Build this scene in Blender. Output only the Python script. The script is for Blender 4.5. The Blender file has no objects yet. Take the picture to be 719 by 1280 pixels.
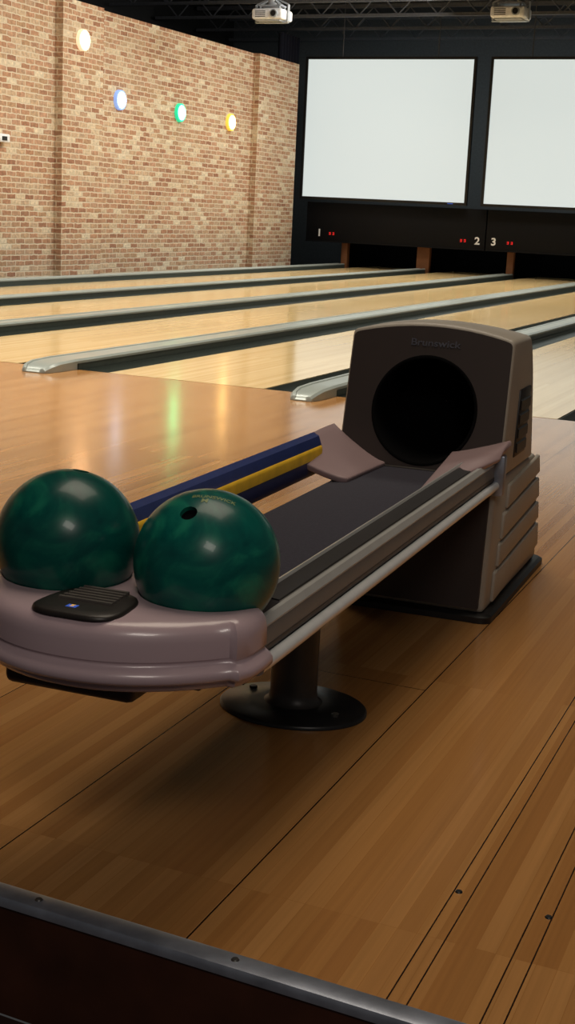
import bpy, bmesh, math, random
from mathutils import Vector, Matrix
random.seed(4)
S = bpy.context.scene
COL = S.collection
S.view_settings.view_transform = 'Standard'

# ---------------------------------------------------------------- helpers
def link(o, parent=None):
    COL.objects.link(o)
    if parent: o.parent = parent
    return o

def smooth(me, ang=35):
    for p in me.polygons: p.use_smooth = True
    me.set_sharp_from_angle(angle=math.radians(ang))

def mk(name, bm, mat, parent=None, sm=True, ang=35):
    bmesh.ops.recalc_face_normals(bm, faces=bm.faces)
    me = bpy.data.meshes.new(name)
    bm.to_mesh(me); bm.free()
    if mat: me.materials.append(mat)
    if sm: smooth(me, ang)
    return link(bpy.data.objects.new(name, me), parent)

def bake(o, ang=35):
    bpy.context.view_layer.update()
    dg = bpy.context.evaluated_depsgraph_get()
    me = bpy.data.meshes.new_from_object(o.evaluated_get(dg))
    o.modifiers.clear()
    o.data = me
    smooth(me, ang)
    return o

def bevel(o, w, seg=3, ang=35):
    m = o.modifiers.new('b', 'BEVEL'); m.width = w; m.segments = seg
    m.limit_method = 'ANGLE'; m.angle_limit = math.radians(30)
    par = o.parent; o.parent = None
    bake(o, ang); o.parent = par
    return o

def boolean(o, c, op='DIFFERENCE', keep=False):
    old = o.data; n0 = len(old.polygons)
    for solver in ('EXACT', 'FAST'):
        o.data = old
        m = o.modifiers.new('c', 'BOOLEAN'); m.object = c; m.operation = op; m.solver = solver
        bake(o)
        if len(o.data.polygons) > max(3, n0*.25): break
    else:
        o.data = old
    if not keep: bpy.data.objects.remove(c)
    return o

def box(name, x0, x1, y0, y1, z0, z1, mat, parent=None, bv=0, seg=2):
    bm = bmesh.new()
    bmesh.ops.create_cube(bm, size=1)
    for v in bm.verts:
        v.co = Vector(((x0+x1)/2+v.co.x*(x1-x0), (y0+y1)/2+v.co.y*(y1-y0), (z0+z1)/2+v.co.z*(z1-z0)))
    if bv:
        bmesh.ops.bevel(bm, geom=bm.edges[:], offset=bv, segments=seg, affect='EDGES', profile=.5)
    return mk(name, bm, mat, parent)

def bm_box(bm, x0, x1, y0, y1, z0, z1):
    r = bmesh.ops.create_cube(bm, size=1)
    for v in r['verts']:
        v.co = Vector(((x0+x1)/2+v.co.x*(x1-x0), (y0+y1)/2+v.co.y*(y1-y0), (z0+z1)/2+v.co.z*(z1-z0)))
    return r['verts']

def loft(name, rings, mat, parent=None, closed=True, caps=True, ang=35):
    bm = bmesh.new()
    R = [[bm.verts.new(p) for p in r] for r in rings]
    n = len(R[0])
    for a, b in zip(R[:-1], R[1:]):
        for i in range(n if closed else n-1):
            j = (i+1) % n
            bm.faces.new((a[i], a[j], b[j], b[i]))
    if caps and closed:
        bm.faces.new(R[0]); bm.faces.new(R[-1][::-1])
    return mk(name, bm, mat, parent, ang=ang)

def prism_x(name, yz, x0, x1, mat=None, parent=None):
    return loft(name, [[Vector((x, y, z)) for y, z in yz] for x in (x0, x1)], mat, parent)
def prism_y(name, xz, y0, y1, mat=None, parent=None):
    return loft(name, [[Vector((x, y, z)) for x, z in xz] for y in (y0, y1)], mat, parent)

def tube(bm, p0, p1, r, seg=10):
    p0 = Vector(p0); p1 = Vector(p1); d = p1-p0
    q = d.to_track_quat('Z', 'Y').to_matrix().to_4x4()
    bmesh.ops.create_cone(bm, cap_ends=True, segments=seg, radius1=r, radius2=r, depth=d.length,
                          matrix=Matrix.Translation((p0+p1)/2) @ q)

def tube_obj(name, p0, p1, r, mat, parent=None, seg=20):
    bm = bmesh.new(); tube(bm, p0, p1, r, seg)
    return mk(name, bm, mat, parent)

def empty(name, loc=(0, 0, 0), rz=0):
    o = bpy.data.objects.new(name, None); o.location = loc; o.rotation_euler = (0, 0, rz)
    o.empty_display_size = .1
    return link(o)

def tag(o, label, cat, group=None):
    o['label'] = label; o['category'] = cat
    if group: o['group'] = group
    return o
def struct(o, label=None):
    o['kind'] = 'structure'
    if label: o['label'] = label
    return o

# ---------------------------------------------------------------- materials
def newmat(name):
    m = bpy.data.materials.new(name); m.use_nodes = True
    nt = m.node_tree
    return m, nt, nt.nodes['Principled BSDF']

def N(nt, t, **k):
    n = nt.nodes.new(t)
    for a, b in k.items(): setattr(n, a, b)
    return n

def srgb(r, g, b):
    f = lambda c: (c/255/12.92) if c/255 <= .04045 else ((c/255+.055)/1.055)**2.4
    return (f(r), f(g), f(b), 1)

def plain(name, col, rough=.5, metal=0, var=.12, vscale=25, bump=0.0, coat=0, spec=None):
    m, nt, b = newmat(name)
    tc = N(nt, 'ShaderNodeTexCoord'); no = N(nt, 'ShaderNodeTexNoise')
    no.inputs['Scale'].default_value = vscale; no.inputs['Detail'].default_value = 4
    nt.links.new(tc.outputs['Object'], no.inputs['Vector'])
    r = N(nt, 'ShaderNodeValToRGB')
    r.color_ramp.elements[0].position = .3; r.color_ramp.elements[1].position = .7
    r.color_ramp.elements[0].color = [c*(1-var) for c in col[:3]]+[1]
    r.color_ramp.elements[1].color = [min(1, c*(1+var)) for c in col[:3]]+[1]
    nt.links.new(no.outputs['Fac'], r.inputs['Fac'])
    nt.links.new(r.outputs['Color'], b.inputs['Base Color'])
    b.inputs['Roughness'].default_value = rough; b.inputs['Metallic'].default_value = metal
    if coat: b.inputs['Coat Weight'].default_value = coat; b.inputs['Coat Roughness'].default_value = .08
    if spec is not None: b.inputs['Specular IOR Level'].default_value = spec
    if bump:
        bp = N(nt, 'ShaderNodeBump'); bp.inputs['Strength'].default_value = bump
        bp.inputs['Distance'].default_value = .002
        nt.links.new(no.outputs['Fac'], bp.inputs['Height']); nt.links.new(bp.outputs['Normal'], b.inputs['Normal'])
    return m

def emis(name, col, strength):
    m, nt, b = newmat(name)
    b.inputs['Base Color'].default_value = col
    b.inputs['Emission Color'].default_value = col
    b.inputs['Emission Strength'].default_value = strength
    b.inputs['Roughness'].default_value = .4
    return m

def wood(name, cols, bw, bl, rough, seams=(), cross=(), shear=0.0, seamcol=(.03, .012, .005, 1), spec=.5, offset=.37, grain=.8, coat=0, mort=.35):
    m, nt, b = newmat(name)
    L = nt.links.new
    tc = N(nt, 'ShaderNodeTexCoord'); sp = N(nt, 'ShaderNodeSeparateXYZ'); L(tc.outputs['Object'], sp.inputs[0])
    sh = N(nt, 'ShaderNodeMath', operation='MULTIPLY_ADD'); sh.inputs[1].default_value = shear
    L(sp.outputs['Y'], sh.inputs[0]); L(sp.outputs['X'], sh.inputs[2])
    X = sh.outputs[0]; Y = sp.outputs['Y']
    cb = N(nt, 'ShaderNodeCombineXYZ'); L(Y, cb.inputs[0]); L(X, cb.inputs[1])
    br = N(nt, 'ShaderNodeTexBrick'); br.offset = offset; br.offset_frequency = 1
    br.inputs['Color1'].default_value = (0, 0, 0, 1); br.inputs['Color2'].default_value = (1, 1, 1, 1)
    br.inputs['Mortar'].default_value = (mort, mort, mort, 1)
    br.inputs['Scale'].default_value = 1; br.inputs['Mortar Size'].default_value = .0005
    br.inputs['Mortar Smooth'].default_value = .3
    br.inputs['Brick Width'].default_value = bl; br.inputs['Row Height'].default_value = bw
    L(cb.outputs[0], br.inputs['Vector'])
    rp = N(nt, 'ShaderNodeValToRGB'); els = rp.color_ramp.elements
    els[0].color = cols[0]; els[1].color = cols[-1]
    for i, c in enumerate(cols[1:-1]):
        e = els.new((i+1)/(len(cols)-1)); e.color = c
    L(br.outputs['Color'], rp.inputs['Fac'])
    sc = N(nt, 'ShaderNodeVectorMath', operation='MULTIPLY'); sc.inputs[1].default_value = (2.2, 110, 1)
    L(cb.outputs[0], sc.inputs[0])
    no = N(nt, 'ShaderNodeTexNoise'); no.inputs['Scale'].default_value = 1; no.inputs['Detail'].default_value = 5
    L(sc.outputs[0], no.inputs['Vector'])
    mr = N(nt, 'ShaderNodeMapRange'); mr.inputs['To Min'].default_value = .74; mr.inputs['To Max'].default_value = 1.24
    L(no.outputs['Fac'], mr.inputs['Value'])
    mx = N(nt, 'ShaderNodeMix', data_type='RGBA', blend_type='MULTIPLY'); mx.inputs[0].default_value = grain
    L(rp.outputs['Color'], mx.inputs[6]); L(mr.outputs[0], mx.inputs[7])
    cur = mx.outputs[2]
    fac = None
    def mxf(a, bq):
        if a is None: return bq
        q = N(nt, 'ShaderNodeMath', operation='MAXIMUM'); L(a, q.inputs[0]); L(bq, q.inputs[1]); return q.outputs[0]
    for s, w in seams:
        c = N(nt, 'ShaderNodeMath', operation='COMPARE'); c.inputs[1].default_value = s; c.inputs[2].default_value = w
        L(X, c.inputs[0]); fac = mxf(fac, c.outputs[0])
    for (yc, xc, hw) in cross:
        c = N(nt, 'ShaderNodeMath', operation='COMPARE'); c.inputs[1].default_value = yc; c.inputs[2].default_value = .0012
        L(Y, c.inputs[0])
        d = N(nt, 'ShaderNodeMath', operation='COMPARE'); d.inputs[1].default_value = xc; d.inputs[2].default_value = hw
        L(X, d.inputs[0])
        q = N(nt, 'ShaderNodeMath', operation='MULTIPLY'); L(c.outputs[0], q.inputs[0]); L(d.outputs[0], q.inputs[1])
        fac = mxf(fac, q.outputs[0])
    if fac is not None:
        m2 = N(nt, 'ShaderNodeMix', data_type='RGBA'); L(fac, m2.inputs[0]); L(cur, m2.inputs[6])
        m2.inputs[7].default_value = seamcol; cur = m2.outputs[2]
    L(cur, b.inputs['Base Color'])
    n2 = N(nt, 'ShaderNodeTexNoise'); n2.inputs['Scale'].default_value = 3; n2.inputs['Detail'].default_value = 6
    L(tc.outputs['Object'], n2.inputs['Vector'])
    r2 = N(nt, 'ShaderNodeMapRange'); r2.inputs['To Min'].default_value = rough*.85; r2.inputs['To Max'].default_value = rough*1.2
    L(n2.outputs['Fac'], r2.inputs['Value']); L(r2.outputs[0], b.inputs['Roughness'])
    b.inputs['Specular IOR Level'].default_value = spec
    if coat: b.inputs['Coat Weight'].default_value = coat; b.inputs['Coat Roughness'].default_value = rough*.7
    return m

def brickmat():
    m, nt, b = newmat('brick_masonry'); L = nt.links.new
    tc = N(nt, 'ShaderNodeTexCoord'); sp = N(nt, 'ShaderNodeSeparateXYZ'); L(tc.outputs['Object'], sp.inputs[0])
    ad = N(nt, 'ShaderNodeMath', operation='ADD'); L(sp.outputs['X'], ad.inputs[0]); L(sp.outputs['Y'], ad.inputs[1])
    cb = N(nt, 'ShaderNodeCombineXYZ'); L(ad.outputs[0], cb.inputs[0]); L(sp.outputs['Z'], cb.inputs[1])
    br = N(nt, 'ShaderNodeTexBrick')
    br.inputs['Color1'].default_value = (0, 0, 0, 1); br.inputs['Color2'].default_value = (1, 1, 1, 1)
    br.inputs['Mortar'].default_value = (.5, .5, .5, 1)
    br.inputs['Scale'].default_value = 1; br.inputs['Mortar Size'].default_value = .0095
    br.inputs['Mortar Smooth'].default_value = .5
    br.inputs['Brick Width'].default_value = .2; br.inputs['Row Height'].default_value = .07
    nw = N(nt, 'ShaderNodeTexNoise'); nw.inputs['Scale'].default_value = 12; L(cb.outputs[0], nw.inputs['Vector'])
    wv = N(nt, 'ShaderNodeVectorMath', operation='SCALE'); wv.inputs['Scale'].default_value = .028; L(nw.outputs['Color'], wv.inputs[0])
    va = N(nt, 'ShaderNodeVectorMath', operation='ADD'); L(cb.outputs[0], va.inputs[0]); L(wv.outputs[0], va.inputs[1])
    L(va.outputs[0], br.inputs['Vector'])
    rp = N(nt, 'ShaderNodeValToRGB'); e = rp.color_ramp.elements
    e[0].color = srgb(158, 112, 86); e[1].color = srgb(222, 206, 178)
    for p, c in ((.15, (182, 138, 106)), (.34, (192, 150, 120)), (.5, (178, 142, 108)), (.62, (206, 178, 146)), (.74, (166, 122, 94)), (.88, (212, 190, 158))):
        q = e.new(p); q.color = srgb(*c)
    L(br.outputs['Color'], rp.inputs['Fac'])
    no = N(nt, 'ShaderNodeTexNoise'); no.inputs['Scale'].default_value = 22; no.inputs['Detail'].default_value = 7
    L(cb.outputs[0], no.inputs['Vector'])
    mr = N(nt, 'ShaderNodeMapRange'); mr.inputs['From Min'].default_value = .3; mr.inputs['From Max'].default_value = .7
    mr.inputs['To Min'].default_value = .6; mr.inputs['To Max'].default_value = 1.24
    L(no.outputs['Fac'], mr.inputs['Value'])
    mx = N(nt, 'ShaderNodeMix', data_type='RGBA', blend_type='MULTIPLY'); mx.inputs[0].default_value = .8
    L(rp.outputs['Color'], mx.inputs[6]); L(mr.outputs[0], mx.inputs[7])
    m2 = N(nt, 'ShaderNodeMix', data_type='RGBA'); L(br.outputs['Fac'], m2.inputs[0]); L(mx.outputs[2], m2.inputs[6])
    m2.inputs[7].default_value = srgb(214, 200, 174)
    L(m2.outputs[2], b.inputs['Base Color'])
    b.inputs['Roughness'].default_value = .9
    bp = N(nt, 'ShaderNodeBump'); bp.inputs['Strength'].default_value = .5; bp.inputs['Distance'].default_value = .006; bp.invert = True
    L(br.outputs['Fac'], bp.inputs['Height']); L(bp.outputs['Normal'], b.inputs['Normal'])
    return m

def ballmat(name, k):
    m, nt, b = newmat(name); L = nt.links.new
    tc = N(nt, 'ShaderNodeTexCoord')
    n1 = N(nt, 'ShaderNodeTexNoise'); n1.inputs['Scale'].default_value = 8; n1.inputs['Detail'].default_value = 5
    n1.inputs['Distortion'].default_value = 2.8
    L(tc.outputs['Object'], n1.inputs['Vector'])
    rp = N(nt, 'ShaderNodeValToRGB'); e = rp.color_ramp.elements
    e[0].position = .28; e[0].color = srgb(4*k, 72*k, 70*k); e[1].position = .74; e[1].color = srgb(32*k, 126*k, 102*k)
    q = e.new(.5); q.color = srgb(8*k, 90*k, 82*k)
    L(n1.outputs['Fac'], rp.inputs['Fac']); L(rp.outputs['Color'], b.inputs['Base Color'])
    b.inputs['Roughness'].default_value = .3; b.inputs['Specular IOR Level'].default_value = .28
    b.inputs['Coat Weight'].default_value = .12; b.inputs['Coat Roughness'].default_value = .04
    return m

M = {}
M['approach'] = wood('approach_maple', [srgb(166, 114, 62), srgb(182, 130, 74), srgb(190, 138, 82), srgb(172, 120, 67)],
    .029, 1.05, .19, seams=[(-1.13, .0014), (-.75, .0014), (-.45, .0012), (-.422, .0012), (-.325, .0012), (-.297, .0012), (-1.51, .0012), (-1.9, .0012), (.1, .0015), (.13, .0015), (-2.3, .0012), (-2.7, .0012)],
    cross=[(2.69, -.94, .19), (4.3, -1.32, .19), (4.9, -.6, .15)], shear=.025, grain=.85, coat=.45, mort=0)
M['lane'] = wood('lane_maple', [srgb(208, 176, 120), srgb(222, 192, 138), srgb(215, 184, 129), srgb(228, 200, 148)], .027, 2.4, .12, grain=.5)
M['brick'] = brickmat()
M['darkwall'] = plain('dark_paint', srgb(76, 80, 84), .8)
M['ceil'] = plain('black_ceiling', srgb(22, 23, 25), .9)
M['concrete'] = plain('dark_concrete', srgb(45, 45, 44), .8)
M['carpet'] = plain('dark_red_riser', srgb(62, 34, 22), .45, vscale=8, var=.35)
M['lower'] = plain('concourse_dark', srgb(45, 24, 18), .7)
M['alu'] = plain('worn_aluminium', srgb(146, 152, 166), .38, .6, var=.25, vscale=18)
M['chrome'] = plain('polished_rail', srgb(230, 232, 234), .22, .3, var=.05)
M['cap'] = plain('divider_cap_grey', srgb(156, 162, 156), .28, .2, var=.06, vscale=6)
M['gutter'] = plain('gutter_grey', srgb(56, 62, 56), .35, 0, var=.1)
M['divbody'] = plain('divider_side', srgb(72, 78, 71), .4)
M['tray'] = plain('mauve_plastic', srgb(186, 163, 170), .3, 0, var=.03, vscale=8, coat=.3)
M['wing'] = plain('dull_mauve_plastic', srgb(148, 126, 128), .4, 0, var=.03, vscale=8)
M['taupe'] = plain('taupe_plastic', srgb(152, 144, 133), .42, 0, var=.04, vscale=10)
M['brown'] = plain('brown_front_panel', srgb(48, 38, 35), .5, 0, var=.06, vscale=10)
M['black'] = plain('black_plastic', srgb(20, 19, 20), .45, 0)
M['ventblack'] = plain('vent_plastic', srgb(36, 31, 29), .4, 0, var=.05)
M['ventslat'] = plain('vent_slat_plastic', srgb(92, 86, 82), .35, 0, var=.05)
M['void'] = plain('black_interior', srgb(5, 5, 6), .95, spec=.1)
M['bed'] = plain('navy_carpet_bed', srgb(44, 42, 54), .9, 0, var=.2, vscale=220, bump=.4)
M['railgrey'] = plain('grey_extrusion', srgb(176, 176, 174), .3, .2, var=.04)
M['railmid'] = plain('mid_grey_extrusion', srgb(116, 114, 112), .36, .1, var=.04)
M['raildark'] = plain('dark_extrusion', srgb(44, 42, 43), .4, .1)
M['blue'] = plain('blue_rail', srgb(48, 62, 116), .35, 0, coat=.3)
M['yellow'] = plain('yellow_stripe', srgb(236, 188, 50), .45)
M['darkmetal'] = plain('dark_painted_metal', srgb(64, 62, 60), .4, .2)
M['foot'] = plain('dark_foot_plate', srgb(40, 40, 41), .35, .3)
M['ball'] = ballmat('marbled_teal_resin', 1.0); M['ballb'] = ballmat('dark_teal_resin', .88)
M['gold'] = plain('gold_lettering', srgb(126, 142, 88), .5)
M['lettergrey'] = plain('grey_lettering', srgb(74, 74, 84), .4)
M['white'] = plain('white_lettering', srgb(250, 250, 250), .6)
M['whiteplastic'] = plain('white_plastic', srgb(235, 237, 240), .4)
M['greyplastic'] = plain('grey_plastic', srgb(160, 166, 172), .4)
M['kick'] = plain('kickback_wood', srgb(140, 90, 56), .5, vscale=6)
M['mask'] = plain('masking_charcoal', srgb(16, 16, 19), .7, spec=.2)
M['curtain'] = plain('navy_curtain', srgb(22, 24, 40), .95)
M['steel'] = plain('ceiling_steel', srgb(84, 86, 92), .6, .2)
M['red'] = emis('red_led', (1, .04, .04, 1), .35)
M['blueled'] = emis('blue_led', (.05, .14, .7, 1), .25)
M['orangeled'] = emis('orange_mark', (1, .55, .1, 1), .4)

# ---------------------------------------------------------------- camera
cam = bpy.data.cameras.new('camera'); co = bpy.data.objects.new('camera', cam); COL.objects.link(co)
fx = Vector((.9132, .4053, .0461)).normalized(); bk = Vector((.3869, -.8963, .2166)).normalized()
up = bk.cross(fx).normalized(); fx = up.cross(bk).normalized()
co.matrix_world = Matrix(((fx.x, up.x, bk.x, 0), (fx.y, up.y, bk.y, 0), (fx.z, up.z, bk.z, 1.0), (0, 0, 0, 1)))
cam.sensor_fit = 'VERTICAL'; cam.sensor_height = 36; cam.lens = 1703/1280*36
cam.clip_start = .05; cam.clip_end = 100
S.camera = co

# ---------------------------------------------------------------- room
STEP = -.03
def tilt(o):
    for v in o.data.vertices:
        if v.co.y < 2 and v.co.y > 1.4: v.co.y += STEP*(v.co.x+1.05)
    return o
f = tilt(box('floor', -10.4, 3.0, 1.545, 7.0, -.19, 0, M['approach'])); struct(f, 'glossy honey maple bowling approach floor')
f = box('floor', -13, 3.0, 7.0, 26.2, -.2, -.12, M['concrete']); struct(f, 'dark concrete under the lanes')
f = tilt(box('floor', -10.4, 3.0, -3.0, 1.51, -.3, -.19, M['lower'])); struct(f, 'dark lower concourse floor')
t = tilt(box('trim_1', -10.4, 3.0, 1.514, 1.545, -.19, -.012, M['carpet'])); struct(t, 'dark reddish step riser')
yz = [(1.509, -.012), (1.509, -.003), (1.512, .002), (1.517, .0035), (1.543, .003), (1.548, .001), (1.548, .0002), (1.515, -.002), (1.513, -.012)]
t = tilt(prism_x('trim_2', yz, -10.4, 3.0, M['alu'])); struct(t, 'worn aluminium step nosing')

px = [(-10.4, 7.0), (-10.4, 15.75), (-10.28, 15.75), (-10.28, 16.75), (-10.4, 16.75), (-10.4, 21.75), (-10.28, 21.75), (-10.28, 23.4), (-10.75, 23.4), (-10.75, 7.0)]
w = loft('wall_left', [[Vector((x, y, z)) for x, y in px] for z in (-.12, 3.54)], M['brick']); struct(w, 'weathered pink and tan brick wall with pilasters')
w = box('wall_left', -10.75, -10.4, -3, 7.0, -.19, 3.54, M['brick']); struct(w, 'weathered pink and tan brick wall')
w = box('wall_left', -13.2, -13.0, -3, 26.2, -.2, 4.7, M['ceil']); struct(w, 'dark outer side wall')
w = box('wall_back', -13, 3.0, 26.2, 26.4, -.2, 4.7, M['darkwall']); struct(w, 'charcoal painted end wall')
w = box('ceiling', -13.0, 3.0, -3, 26.2, 4.7, 4.85, M['ceil']); struct(w, 'black painted open ceiling')

def joist(y, z=4.25):
    bm = bmesh.new()
    x0, x1 = -12.9, 2.9
    bm_box(bm, x0, x1, y-.03, y+.03, z+.38, z+.449); bm_box(bm, x0, x1, y-.03, y+.03, z, z+.05)
    x = x0+.1; k = 0
    while x < x1-.4:
        tube(bm, (x, y, z+.03 if k % 2 else z+.4), (x+.35, y, z+.4 if k % 2 else z+.03), .014, 6)
        x += .35; k += 1
    o = mk('ceiling_joist', bm, M['steel'])
    tag(o, 'dark steel open web joist under the black ceiling', 'roof joist', 'ceiling joists')
for y in (19.6, 21.2, 22.8, 24.4, 25.8): joist(y)

pts = []
for i in range(81):
    tt = i/80
    pts.append((-10.72+.06*math.sin(tt*44), 23.46+.85*tt))
cur = [[Vector((x, y, z)) for x, y in pts] for z in (-.1, 1.5, 4.1)]
o = loft('curtain', cur, M['curtain'], closed=False); tag(o, 'dark navy pleated curtain beside the brick wall', 'curtain')
m = o.modifiers.new('s', 'SOLIDIFY'); m.thickness = .01

# ---------------------------------------------------------------- lanes
RZ = math.radians(.5)
TAN = math.tan(RZ)
DIV = [-9.4, -7.85, -6.22, -4.57, -2.87, -1.2, .48]
LL = 17.15
LW, GW = 1.02, .21
for i in range(6):
    c = (DIV[i]+DIV[i+1])/2
    o = box('bowling_lane', -LW/2, LW/2, .012, LL+.9, -.1, 0, M['lane']); o.location = (c, 7, 0); o.rotation_euler[2] = RZ
    tag(o, 'glossy light maple bowling lane', 'bowling lane', 'bowling lanes')
    for sgn in (-1, 1):
        cx = sgn*(LW/2+GW/2+.001)
        r = GW/2-.002
        prof = []
        for k in range(13):
            a = math.pi*k/12
            prof.append((cx-r*math.cos(a), -.004-.085*math.sin(a)))
        for k in range(12, -1, -1):
            a = math.pi*k/12
            prof.append((cx-(r-.006)*math.cos(a), -.003-.079*math.sin(a)))
        o = prism_y('lane_gutter', prof, .012, LL-.02, M['gutter']); o.location = (c, 7, 0); o.rotation_euler[2] = RZ
        tag(o, 'dark grey rounded lane gutter channel', 'gutter', 'lane gutters')
for i, d in enumerate(DIV):
    l = (DIV[i-1]+d)/2+LW/2+GW+.004 if i > 0 else d-.1
    r = (DIV[i+1]+d)/2-LW/2-GW-.004 if i < 6 else d+.1
    if i == 4: l += .06
    cx = (l+r)/2; w = r-l
    e = empty('lane_divider', (cx, 7, 0), RZ)
    tag(e, 'long raised grey lane divider with a silver cap', 'lane divider', 'lane dividers')
    box('divider_body', -w/2+.004, w/2-.004, .02, LL, -.118, .036, M['divbody'], e)
    rings = []
    for (y, zb, zt, ws) in ((-.31, .001, .008, .5), (-.30, .001, .025, .7), (-.26, .001, .042, .88), (-.18, .001, .056, .97), (-.001, .001, .062, 1), (.0, .036, .062, 1), (LL, .036, .062, 1)):
        hw = w/2*ws; bvl = min(.012, (zt-zb)*.6)
        rings.append([Vector(q) for q in ((-hw, y, zb), (hw, y, zb), (hw, y, zt-bvl), (hw-bvl, y, zt), (hw-bvl*2.5, y, zt), (hw-bvl*2.9, y, zt-bvl*.5), (-hw+bvl*2.9, y, zt-bvl*.5), (-hw+bvl*2.5, y, zt), (-hw+bvl, y, zt), (-hw, y, zt-bvl))])
    loft('top_cap', rings, M['cap'], e, ang=30)

def lx(x, y): return x-TAN*(y-7)
for i, d in enumerate(DIV):
    x = lx(d, 24.3)+.02
    wd_ = .12 if i == 1 else .06
    e = empty('pin_deck_kickback', (x, 24.18, -.12)); tag(e, 'kickback partition with sides blackened as shade and brown wooden front edge', 'partition', 'pin deck kickbacks')
    box('panel', -.05, .05, .12, 1.8, 0, .555, M['void'], e)  # coloured black to stand for the unlit shade behind the front edge
    box('front_edge', -wd_, wd_, 0, .12, 0, .559, M['kick'], e, bv=.004)
o = box('pit_curtain', -10.2, .8, 26.02, 26.1, -.12, 1.1, M['void']); tag(o, 'black pit cushion behind the pin decks', 'pit cushion')
units = [(-10.25, -6.79), (-6.77, -3.31), (-3.29, .17)]
for a, b_ in units:
    e = empty('masking_unit', ((a+b_)/2, 24.1, .44)); hw = (b_-a)/2
    tag(e, 'charcoal masking panel with lane numbers above pin openings', 'masking unit', 'masking units')
    box('panel', -hw, hw, -.1, .2, 0, .72, M['mask'], e, bv=.006)
    box('lower_lip', -hw, hw, -.115, -.1, 0, .02, M['mask'], e, bv=.004)

def text_obj(name, s, size, mat, parent=None, fn=None, ext=.002, off=.012):
    cu = bpy.data.curves.new('t', 'FONT'); cu.body = s; cu.size = size; cu.align_x = 'CENTER'; cu.align_y = 'CENTER'
    cu.extrude = ext; cu.offset = size*off
    o = bpy.data.objects.new('t', cu); COL.objects.link(o)
    bpy.context.view_layer.update()
    dg = bpy.context.evaluated_depsgraph_get()
    me = bpy.data.meshes.new_from_object(o.evaluated_get(dg))
    bpy.data.objects.remove(o)
    me.materials.clear(); me.materials.append(mat)
    for v in me.vertices: v.co = fn(v.co)
    return link(bpy.data.objects.new(name, me), parent)

mus = [o for o in COL.objects if o.name.startswith('masking_unit')]
def numtext(ch, x, z, size=.18, mat='white', name='lane_number'):
    for u, (a, b_) in zip(mus, units):
        if a <= x <= b_:
            lxx = x-(a+b_)/2; lz = z-.44
            text_obj(name, ch, size, M[mat], u, fn=lambda c: Vector((lxx+c.x*1.1, -.102-c.z, lz+c.y)), off=.025)
numtext('1', -9.98, .60); numtext('2', -6.93, .60); numtext('3', -6.63, .60); numtext('4', -3.6, .6)
for x in (-9.77, -9.70, -7.23, -7.16, -6.37, -6.30):
    for u, (a, b_) in zip(mus, units):
        if a <= x <= b_:
            lxx = x-(a+b_)/2
            bm = bmesh.new()
            for k in range(3):
                bm_box(bm, lxx-.016, lxx+.016, -.106, -.1, .135+.02*k, .142+.02*k)
            bm_box(bm, lxx+.010, lxx+.016, -.106, -.1, .135, .182)
            mk('red_indicator', bm, M['red'], u)

m_scr, nt, bs = newmat('lit_screen_fabric')
tc = N(nt, 'ShaderNodeTexCoord'); no = N(nt, 'ShaderNodeTexNoise'); no.inputs['Scale'].default_value = .35; no.inputs['Detail'].default_value = 0
nt.links.new(tc.outputs['Object'], no.inputs['Vector'])
rp = N(nt, 'ShaderNodeValToRGB'); rp.color_ramp.elements[0].color = srgb(204, 212, 208); rp.color_ramp.elements[1].color = srgb(218, 226, 222)
nt.links.new(no.outputs['Fac'], rp.inputs['Fac'])
nt.links.new(rp.outputs['Color'], bs.inputs['Emission Color']); bs.inputs['Emission Strength'].default_value = .94
bs.inputs['Base Color'].default_value = (.18, .19, .2, 1); bs.inputs['Roughness'].default_value = .8
for a, b_ in ((-10.36, -7.14), (-6.88, -3.66), (-3.40, -.18)):
    z0, z1 = 1.21, 3.73; w_ = b_-a; h_ = z1-z0; fr = .045
    e = empty('projection_screen', ((a+b_)/2, 23.9, z0)); tag(e, 'large lit white projection screen in a black frame', 'projection screen', 'screens above the lanes')
    box('screen_surface', -w_/2+fr-.002, w_/2-fr+.002, -.005, .02, fr-.002, h_-fr+.002, m_scr, e)
    bm = bmesh.new()
    for q in ((-w_/2, w_/2, 0, fr), (-w_/2, w_/2, h_-fr, h_), (-w_/2, -w_/2+fr, fr, h_-fr), (w_/2-fr, w_/2, fr, h_-fr)):
        bm_box(bm, q[0], q[1], -.03, .04, q[2], q[3])
    mk('frame', bm, M['black'], e)
    for x in (-w_*.28, w_*.28):
        tube_obj('suspension_cable', (x, 0, h_), (x, 0, 4.7-z0), .01, M['steel'], e, 8)
    box('sensor_light', w_/2-.35, w_/2-.25, -.035, -.03, .015, .03, M['blueled'], e)

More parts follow.
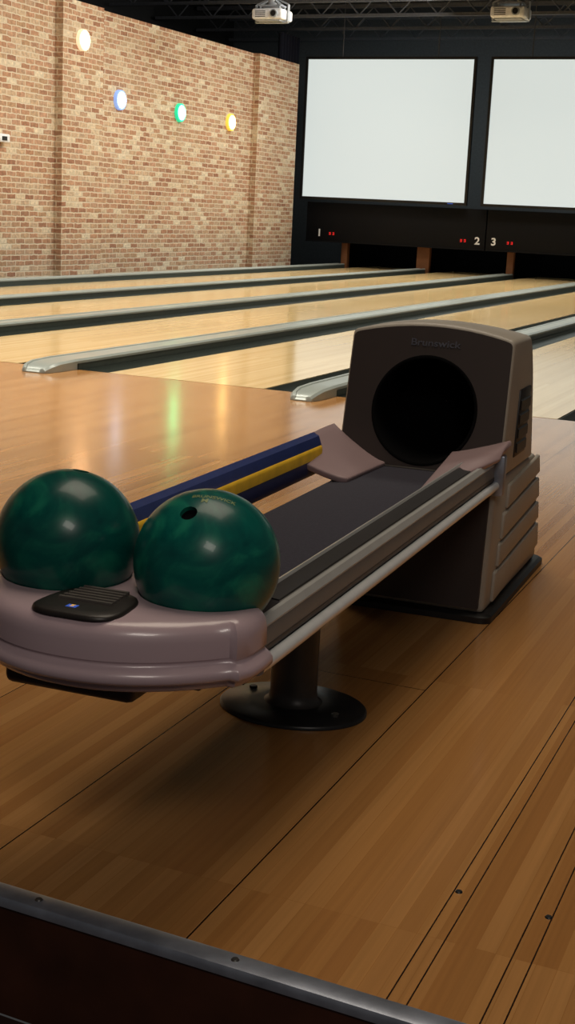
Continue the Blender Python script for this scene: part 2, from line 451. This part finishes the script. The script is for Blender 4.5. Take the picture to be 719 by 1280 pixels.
for x, y, z in ((-8.75, 18.86, 3.77), (-5.28, 19.1, 3.79)):
    e = empty('ceiling_projector', (x, y, z)); tag(e, 'white projector hanging from the ceiling on a pole mount', 'projector', 'ceiling projectors')
    box('body', -.24, .24, -.2, .2, -.12, .03, M['whiteplastic'], e, bv=.035, seg=4)
    box('underside_panel', -.19, .19, -.16, .16, -.14, -.118, M['greyplastic'], e, bv=.006)
    bm = bmesh.new()
    tube(bm, (.12, -.19, -.045), (.12, -.235, -.045), .055, 24)
    mk('lens_ring', bm, M['greyplastic'], e)
    bm = bmesh.new(); tube(bm, (.12, -.236, -.045), (.12, -.24, -.045), .040, 24); mk('lens', bm, M['black'], e)
    bm = bmesh.new()
    for k in range(4): bm_box(bm, -.18, -.02, -.204, -.199, -.09+k*.024, -.079+k*.024)
    mk('vent_grille', bm, M['steel'], e)
    tube_obj('mount_pole', (0, 0, .12), (0, 0, 4.7-z), .035, M['greyplastic'], e)
    bm = bmesh.new(); tube(bm, (0, 0, .09), (0, 0, .16), .07, 20); bm_box(bm, -.17, .17, -.11, .11, .07, .09)
    for sx in (-.15, .15):
        for sy in (-.09, .09):
            tube(bm, (sx, sy, .02), (sx, sy, .08), .016, 8)
            tube(bm, (sx, sy, .08), (0, 0, .19), .014, 8)
    for sx in (-.255, .255):      # cage side straps
        bm_box(bm, sx-.006, sx+.006, -.03, .03, -.13, .10)
        tube(bm, (sx, 0, .10), (0, 0, .20), .012, 8)
    bm_box(bm, -.26, .26, -.03, .03, -.152, -.141)
    mk('mount_bracket', bm, M['greyplastic'], e)

def sconce(y, z, col, rimcol, lab, st, x=-10.4, r=.14):
    e = empty('wall_light', (x, y, z)); tag(e, lab, 'wall light', 'round lights on the brick wall')
    bm = bmesh.new()
    bmesh.ops.create_cone(bm, cap_ends=True, segments=32, radius1=r, radius2=r*.96, depth=.05, matrix=Matrix.Translation((.026, 0, 0)) @ Matrix.Rotation(math.pi/2, 4, 'Y'))
    mk('rim', bm, emis('rim_'+lab.split()[0], rimcol, .7), e)
    rings = []
    for k in range(7):
        a = k/6*math.pi/2
        rr = r*.78*math.cos(a)+.001; xx = .051+.035*math.sin(a)
        rings.append([Vector((xx, rr*math.cos(t*math.tau/32), rr*math.sin(t*math.tau/32))) for t in range(32)])
    loft('diffuser', rings, emis('glow_'+lab.split()[0], col, st), e, ang=80)
sconce(16.2, 3.06, (1, .55, .25, 1), (1, .75, .5, 1), 'warm white round wall light on the brick pilaster', 34, x=-10.28)
sconce(17.37, 2.40, (.6, .78, 1, 1), (.25, .4, .85, 1), 'blue tinted round wall light on the brick wall', 7)
sconce(19.16, 2.37, (.12, 1, .4, 1), (.02, .7, .35, 1), 'green round wall light on the brick wall', 17)
sconce(20.91, 2.356, (1, .6, .2, 1), (.9, .6, .08, 1), 'yellow round wall light on the brick wall', 20)
e = empty('wall_sensor', (-10.4, 14.5, 1.7)); tag(e, 'small white box sensor mounted on the brick wall', 'sensor')
box('housing', 0, .1, -.09, .12, -.05, .05, M['whiteplastic'], e, bv=.015)
box('lens_window', .1, .106, -.05, .05, -.03, .02, M['black'], e)

for x, y in ((-.489, 1.858), (-.348, 1.848), (-1.025, 1.53), (-.702, 1.53), (-.38, 1.53)):
    fl = y > 1.6
    if not fl: y += STEP*(x+1.05)
    bm = bmesh.new(); zz = .0003 if fl else .0033
    bmesh.ops.create_cone(bm, cap_ends=True, segments=20, radius1=.006, radius2=.0045, depth=.002, matrix=Matrix.Translation((x, y, zz+.001)))
    bm_box(bm, x-.004, x+.004, y-.0008, y+.0008, zz+.0018, zz+.0022)
    o = mk('screw', bm, M['black'] if fl else M['darkmetal']); tag(o, 'small dark screw head in the floor' if fl else 'small screw head in the metal nosing', 'screw', 'floor screws')

# ---------------------------------------------------------------- ball return machine
P0 = (-1.07, 3.364, 0)
MR = empty('ball_return_machine', P0, math.radians(2.86))
tag(MR, 'taupe and brown bowling ball return with round opening and rack', 'ball return')

front = [(-.218, .36), (.218, .36), (.216, .60), (.215, .692)]
for k in range(1, 6):
    a = math.pi/2*k/6; front.append((.215-.016*(1-math.cos(a)), .692+.014*math.sin(a)))
for k in range(0, 13):
    x = .195-.39*k/12; front.append((x, .732-.024*(x/.195)**2))
for k in range(5, 0, -1):
    a = math.pi/2*k/6; front.append((-.215+.016*(1-math.cos(a)), .692+.014*math.sin(a)))
front += [(-.215, .692), (-.216, .60)]
def fy(z): return .005-(.71-z)*.20
side = [(fy(.36), .36), (fy(.5), .5), (fy(.76), .76), (.10, .76), (.15, .74), (.20, .71), (.24, .67), (.27, .61), (.29, .55), (.31, .48), (.34, .36)]
h1 = prism_y('hood', front, -.3, .6, M['taupe'])
h2 = prism_x('hc', side, -.4, .4)
boolean(h1, h2, 'INTERSECT')
OC = (.0, .512); OR = .137
bm = bmesh.new(); tube(bm, (OC[0], -.3, OC[1]), (OC[0], .2, OC[1]), OR, 64); cut = mk('cc', bm, None)
bevel(h1, .008, 3)
boolean(h1, cut)
h1.data.materials.clear(); h1.data.materials.append(M['taupe'])
for p in h1.data.polygons: p.material_index = 0
h1.parent = MR
fp = []
for x, z in front:
    fp.append((x*.972, .545+(z-.545)*.958))
rings = []
for off in (-.003, .004):
    rings.append([Vector((x, fy(z)+off, z)) for x, z in fp])
pn = loft('front_panel', rings, M['brown'])
bm = bmesh.new(); tube(bm, (OC[0], -.3, OC[1]), (OC[0], .2, OC[1]), OR+.002, 64); cut = mk('cc', bm, None)
boolean(pn, cut); pn.data.materials.clear(); pn.data.materials.append(M['brown'])
for p in pn.data.polygons: p.material_index = 0
pn.parent = MR
def ringpts(r, y, n=64): return [Vector((OC[0]+r*math.cos(t*math.tau/n), y, OC[1]+r*math.sin(t*math.tau/n))) for t in range(n)]
def leanring(r, off, n=64):
    L_ = []
    for t in range(n):
        x = OC[0]+r*math.cos(t*math.tau/n); z = OC[1]+r*math.sin(t*math.tau/n); L_.append(Vector((x, fy(z)+off, z)))
    return L_
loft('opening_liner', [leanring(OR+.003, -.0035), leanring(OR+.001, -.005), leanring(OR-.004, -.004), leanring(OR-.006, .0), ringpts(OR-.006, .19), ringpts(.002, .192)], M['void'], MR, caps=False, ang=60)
text_obj('maker_lettering', 'Brunswick', .024, M['lettergrey'], MR, fn=lambda c: Vector((.01+c.x*1.3, fy(.682)-.0038-c.z+c.y*.2, .682+c.y)), ext=.001)
e = box('side_vent', .213, .221, .085, .225, .395, .57, M['black'], MR, bv=.004)
for v in e.data.vertices: v.co.y += (v.co.z-.48)*.15
bm = bmesh.new()
for k in range(4):
    z = .412+k*.037
    vs = bm_box(bm, .218, .2245, .095+(z-.48)*.15, .215+(z-.48)*.15, z, z+.024)
    for v in vs:
        if v.co.x > .222: v.co.z -= .006
mk('vent_slats', bm, M['black'], MR)

side_b = [(-.125, .022), (.56, .022), (.55, .09), (.50, .24), (.43, .355), (.34, .359), (-.06, .359), (-.085, .33)]
b_ = prism_x('base', side_b, -.175, .213, M['taupe']); bevel(b_, .012, 3); b_.parent = MR
prism_x('base_front_panel', [(-.136, .035), (-.122, .035), (-.082, .33), (-.096, .33)], -.165, .2, M['brown'], MR)
for k, (z0, z1, ya) in enumerate(((.05, .128, -.05), (.136, .196, -.015), (.204, .272, .01), (.280, .342, .05))):
    y1a = .545-.3*max(0, z0-.05)*.9; y1b = .545-.3*max(0, z1-.05)*1.1
    sl = .016
    pts = [(ya, z0-sl), (y1a, z0+.012), (y1b+.006, z1+.006), (ya+.01, z1-sl)]
    r_ = loft('side_rib', [[Vector((.208, y, z)) for y, z in pts], [Vector((.221, y, z)) for y, z in pts]], M['taupe'])
    bevel(r_, .005, 3); r_.parent = MR
def rrect(x0, x1, y0, y1, r, z, n=6):
    L_ = []
    for cx, cy, a0 in ((x1-r, y1-r, 0), (x0+r, y1-r, 90), (x0+r, y0+r, 180), (x1-r, y0+r, 270)):
        for k in range(n+1):
            a = math.radians(a0+90*k/n); L_.append(Vector((cx+r*math.cos(a), cy+r*math.sin(a), z)))
    return L_
loft('floor_flange', [rrect(-.19, .235, -.145, .59, .03, .001), rrect(-.19, .235, -.145, .59, .03, .016), rrect(-.182, .227, -.137, .582, .028, .022)], M['black'], MR)

Y0, Y1 = -1.53, -.03
box('track_bed', -.145, .15, Y0, Y1, .33, .362, M['bed'], MR, bv=.004)
box('bed_support', -.11, .12, -1.66, Y1-.02, .295, .329, M['void'], MR, bv=.004)
prism_y('side_rail', [(.152, .335), (.152, .416), (.1535, .421), (.1565, .421), (.158, .416), (.196, .412), (.200, .416), (.206, .414), (.211, .405), (.212, .366), (.2, .364), (.2, .336)], Y0, -.09, M['railmid'], MR)
prism_y('rail_inlay', [(.159, .4162), (.160, .4185), (.190, .4155), (.191, .4130)], Y0, -.09, M['raildark'], MR)
prism_y('rail_edge', [(.1515, .416), (.152, .422), (.156, .423), (.158, .418), (.155, .414)], Y0, -.09, M['railgrey'], MR)
prism_y('rail_edge', [(.199, .413), (.200, .418), (.206, .4165), (.2125, .406), (.211, .402), (.205, .411)], -1.675, -.09, M['railgrey'], MR)
prism_y('rail_groove', [(.2, .338), (.2045, .338), (.2045, .366), (.2, .366)], Y0, -.09, M['raildark'], MR)
prism_y('rail_groove', [(.211, .366), (.2128, .366), (.2128, .374), (.211, .374)], -1.675, -.09, M['raildark'], MR)
prism_y('rail_end', [(.200, .34), (.200, .411), (.207, .409), (.211, .402), (.212, .366), (.206, .364), (.206, .34)], -1.675, Y0, M['railmid'], MR)
tube_obj('rail_tube', (.216, -1.675, .352), (.216, -.07, .352), .011, M['chrome'], MR)
prism_y('rail_skirt', [(.185, .318), (.190, .318), (.205, .340), (.200, .340)], -1.66, -.1, M['raildark'], MR)
box('rail_clamp', .195, .236, -.115, -.085, .325, .43, M['alu'], MR, bv=.006)
prism_y('side_rail', [(-.235, .365), (-.198, .365), (-.19, .38), (-.19, .43), (-.2, .458), (-.215, .466), (-.232, .458), (-.238, .44)], Y0, -.27, M['blue'], MR)
prism_y('rail_stripe', [(-.191, .406), (-.1875, .408), (-.1875, .428), (-.1895, .434), (-.192, .436)], Y0, -.275, M['yellow'], MR)
def wing(sg, ynear_in, ynear_out):
    nu, nv = 9, 12
    bm = bmesh.new(); G = []
    for i in range(nu):
        u = i/(nu-1)
        row = []
        for j in range(nv):
            v = j/(nv-1)
            x = .085+.15*u
            yn = ynear_in+(ynear_out-ynear_in)*u
            y = yn+(fy(.43)-.004-yn)*v
            if sg > 0: z = .395+.045*(u**1.2)*(.15+.85*v)+.022*v + .026*(1-v)*u
            else: z = .372+.080*(u**1.4)*(.75+.35*v)
            z += .010*math.sin(v*math.pi)*u
            x += .035*(1-v)*(1-u)*(1 if sg > 0 else .4)
            row.append(bm.verts.new((sg*x, y, z)))
        G.append(row)
    for i in range(nu-1):
        for j in range(nv-1):
            bm.faces.new((G[i][j], G[i+1][j], G[i+1][j+1], G[i][j+1]))
    o = mk('guide_wing', bm, M['wing'])
    m = o.modifiers.new('s', 'SOLIDIFY'); m.thickness = .016; m.offset = -1
    bake(o); bevel(o, .004, 2, 60); o.parent = MR
wing(1, -.50, -.16)
wing(-1, -.33, -.40)

def ell(cx, cy, rx, ry, z, n=48): return [Vector((cx+rx*math.cos(t*math.tau/n), cy+ry*math.sin(t*math.tau/n), z)) for t in range(n)]
PY = -.917
loft('pedestal_post', [ell(.0, PY, .062, .056, .016), ell(0, PY, .052, .046, .022), ell(0, PY, .049, .043, .04), ell(0, PY, .049, .043, .31)], M['darkmetal'], MR, ang=50)
loft('foot_plate', [ell(0, PY, .155, .125, .0005), ell(0, PY, .155, .125, .006), ell(0, PY, .151, .121, .010), ell(0, PY, .07, .062, .0165)], M['foot'], MR, ang=50)
for a in (-25, 155):
    bm = bmesh.new(); x = .115*math.cos(math.radians(a)); y = PY+.09*math.sin(math.radians(a))
    tube(bm, (x, y, .010), (x, y, .018), .008, 6); mk('anchor_bolt', bm, M['darkmetal'], MR)
box('post_bracket', -.1, .1, PY-.05, PY+.05, .285, .297, M['raildark'], MR, bv=.003)

def bow(x): return -1.868+.135*(abs(x)/.235)**2.2
def plan():
    R_ = [(.15, -1.56), (.152, -1.655), (.16, -1.663), (.232, -1.668), (.235, -1.675), (.235, -1.70), (.2345, -1.72), (.231, -1.742), (.222, -1.762)]
    P = list(R_)
    for k in range(0, 21):
        x = .21-.42*k/20; P.append((x, bow(x)))
    P += [(-x, y) for x, y in R_[::-1]]
    return P
PL = plan()
def offs(P, o, z):
    n = len(P); out = []
    for i in range(n):
        p = Vector(P[i])
        if p.y > -1.667:
            q = Vector((p.x, p.y)) if abs(p.x) < .2 else Vector((p.x+o*math.copysign(1, p.x), p.y))
        else:
            a = Vector(P[i-1]); b = Vector(P[(i+1) % n]); d = (b-a).normalized(); nr = Vector((-d.y, d.x))
            if nr.dot(p-Vector((0, -1.62))) < 0: nr = -nr
            if p.y > -1.7: nr = Vector((math.copysign(1, p.x), 0))
            q = p+nr*o
        out.append(Vector((q.x, q.y, z)))
    return out
spec = [(-.030, .344), (-.020, .345), (-.013, .348), (-.010, .353), (-.009, .357), (.001, .361), (.0045, .366), (.0045, .372), (.001, .378), (-.006, .383), (-.009, .386), (-.009, .389), (-.006, .392), (-.0065, .417), (-.009, .428), (-.014, .436), (-.021, .441), (-.030, .444)]
tr = loft('end_tray', [offs(PL, o, z) for o, z in spec], M['tray'], ang=40)
BALLS = [(.117, -1.642, .49, .108), (-.110, -1.652, .495, .109)]
for c in BALLS:
    bm = bmesh.new(); bmesh.ops.create_uvsphere(bm, u_segments=96, v_segments=48, radius=c[3]+.0015, matrix=Matrix.Translation(c[:3]))
    cut = mk('cc', bm, None); boolean(tr, cut)
tr.data.materials.clear(); tr.data.materials.append(M['tray'])
for p in tr.data.polygons: p.material_index = 0
smooth(tr.data, 45)
tr.parent = MR
box('tray_underside', -.13, .08, -1.80, -1.6, .312, .346, M['brown'], MR, bv=.012, seg=3)
vp = []
VC = -1.785
for k in range(48):
    a = k*math.tau/48; c, s_ = math.cos(a), math.sin(a)
    x = .066*math.copysign(abs(c)**.6, c); y = .066*math.copysign(abs(s_)**.6, s_)
    x *= 1-.10*(y/.066)
    vp.append((x, y))
rings = []
for s_, dz in ((1, 0), (1, .002), (.98, .005), (.93, .007), (.7, .008), (.3, .0085)):
    rings.append([Vector((x*s_, VC+y*s_, .4435+dz)) for x, y in vp])
ve = loft('vent_cover', rings, M['ventblack'], MR, ang=60)
bm = bmesh.new()
for k in range(6):
    y = VC-.010+k*.0120; hw = .042-.0012*k
    bm_box(bm, -hw, hw, y, y+.0055, .4505, .4550)
mk('vent_slats', bm, M['ventslat'], ve)
bm = bmesh.new(); bm_box(bm, -.013, .003, VC-.042, VC-.028, .449, .4518); mk('indicator_light', bm, M['blueled'], ve)
text_obj('indicator_mark', 'z', .016, M['orangeled'], ve, fn=lambda c: Vector((-.005+c.x, VC-.034+c.y, .4522+c.z*.2)), ext=.0005)

# ---------------------------------------------------------------- balls
MW = Matrix.Translation(P0) @ Matrix.Rotation(math.radians(2.86), 4, 'Z')
CX = Vector((.9132, .4053, .0461)); CD = Vector((.129, -.18, -.9752)); CF = Vector((-.3869, .8963, -.2166))
def camdir(a, b, c): return (CX*a+CD*b+CF*c).normalized()
def ball(c, holes, lab, mat, text=None):
    W = MW @ Vector(c[:3]); BR = c[3]
    e = empty('bowling_ball', W)
    tag(e, lab, 'bowling ball', 'bowling balls on the rack')
    bm = bmesh.new(); bmesh.ops.create_uvsphere(bm, u_segments=96, v_segments=64, radius=BR)
    b = mk('shell', bm, mat)
    for h in holes:
        bm = bmesh.new(); tube(bm, h*(BR-.03), h*(BR+.02), .0125, 32); cut = mk('cc', bm, None)
        boolean(b, cut)
    b.data.materials.clear(); b.data.materials.append(mat)
    for p in b.data.polygons: p.material_index = 0
    smooth(b.data, 40)
    b.parent = e
    for h in holes:
        bm = bmesh.new(); tube(bm, h*(BR-.0298), h*(BR-.008), .0124, 32); mk('hole_shade_plug', bm, M['void'], e)  # black plug paints the shade inside the drilled hole
    if text:
        for s, size, n, t in text:
            n = n.normalized(); t = (t-n*t.dot(n)).normalized(); bq = n.cross(t)
            text_obj('gold_lettering', s, size, M['gold'], e, fn=lambda c, n=n, t=t, bq=bq: (n+t*(c.x/BR)+bq*(c.y/BR)).normalized()*(BR+.0004+c.z*.1), ext=.001)
    return e
h1_ = camdir(-.2, -.67, -.71)
tdir = camdir(.9, .28, 0)
ball(BALLS[0], [h1_], 'glossy marbled teal green bowling ball with gold lettering', M['ball'], [('BRUNSWICK', .0115, camdir(.12, -.87, -.48), tdir), ('M', .014, camdir(-.0, -.83, -.56), tdir)])
h2_ = camdir(.2, -.97, -.12)
ball(BALLS[1], [h2_], 'glossy dark teal bowling ball with finger hole on top', M['ballb'])

# ---------------------------------------------------------------- lights
def area(name, loc, rot, sx, sy, e, col, spread=180):
    l = bpy.data.lights.new(name, 'AREA'); l.shape = 'RECTANGLE'; l.size = sx; l.size_y = sy; l.energy = e; l.color = col
    l.spread = math.radians(spread)
    o = bpy.data.objects.new(name, l); o.location = loc; o.rotation_euler = [math.radians(a) for a in rot]; COL.objects.link(o)
    return o
for y, en in ((5.8, 120), (8.5, 122), (11.5, 130), (14.5, 130), (17.5, 130), (20.5, 125), (22.4, 55)):
    area('lane_lamp', (-5.6 if y > 6 else -5.0, y, 4.15 if y < 18 else 4.2), (0, 0, 0), 7, .6, en, (1, .93, .8), 100 if y > 6 else 96)
for y, en in ((9, 36), (12, 48), (16, 68), (20.5, 74)):
    area('brick_wash_lamp', (-7.0, y, 4.2), (0, 54, 0), .5, 4, en, (1, .95, .86), 130)
area('approach_lamp', (-1.0, 3.0, 4.0), (0, 0, 0), 2.2, 2.2, 31, (1, .86, .68), 120)
area('concourse_lamp', (.9, -1.2, 3.2), (38, 12, 0), 1.3, .8, 37, (1, .9, .8))
wd = bpy.data.worlds.new('world'); S.world = wd; wd.use_nodes = True
wd.node_tree.nodes['Background'].inputs[0].default_value = (.88, .86, .84, 1)
wd.node_tree.nodes['Background'].inputs[1].default_value = .04
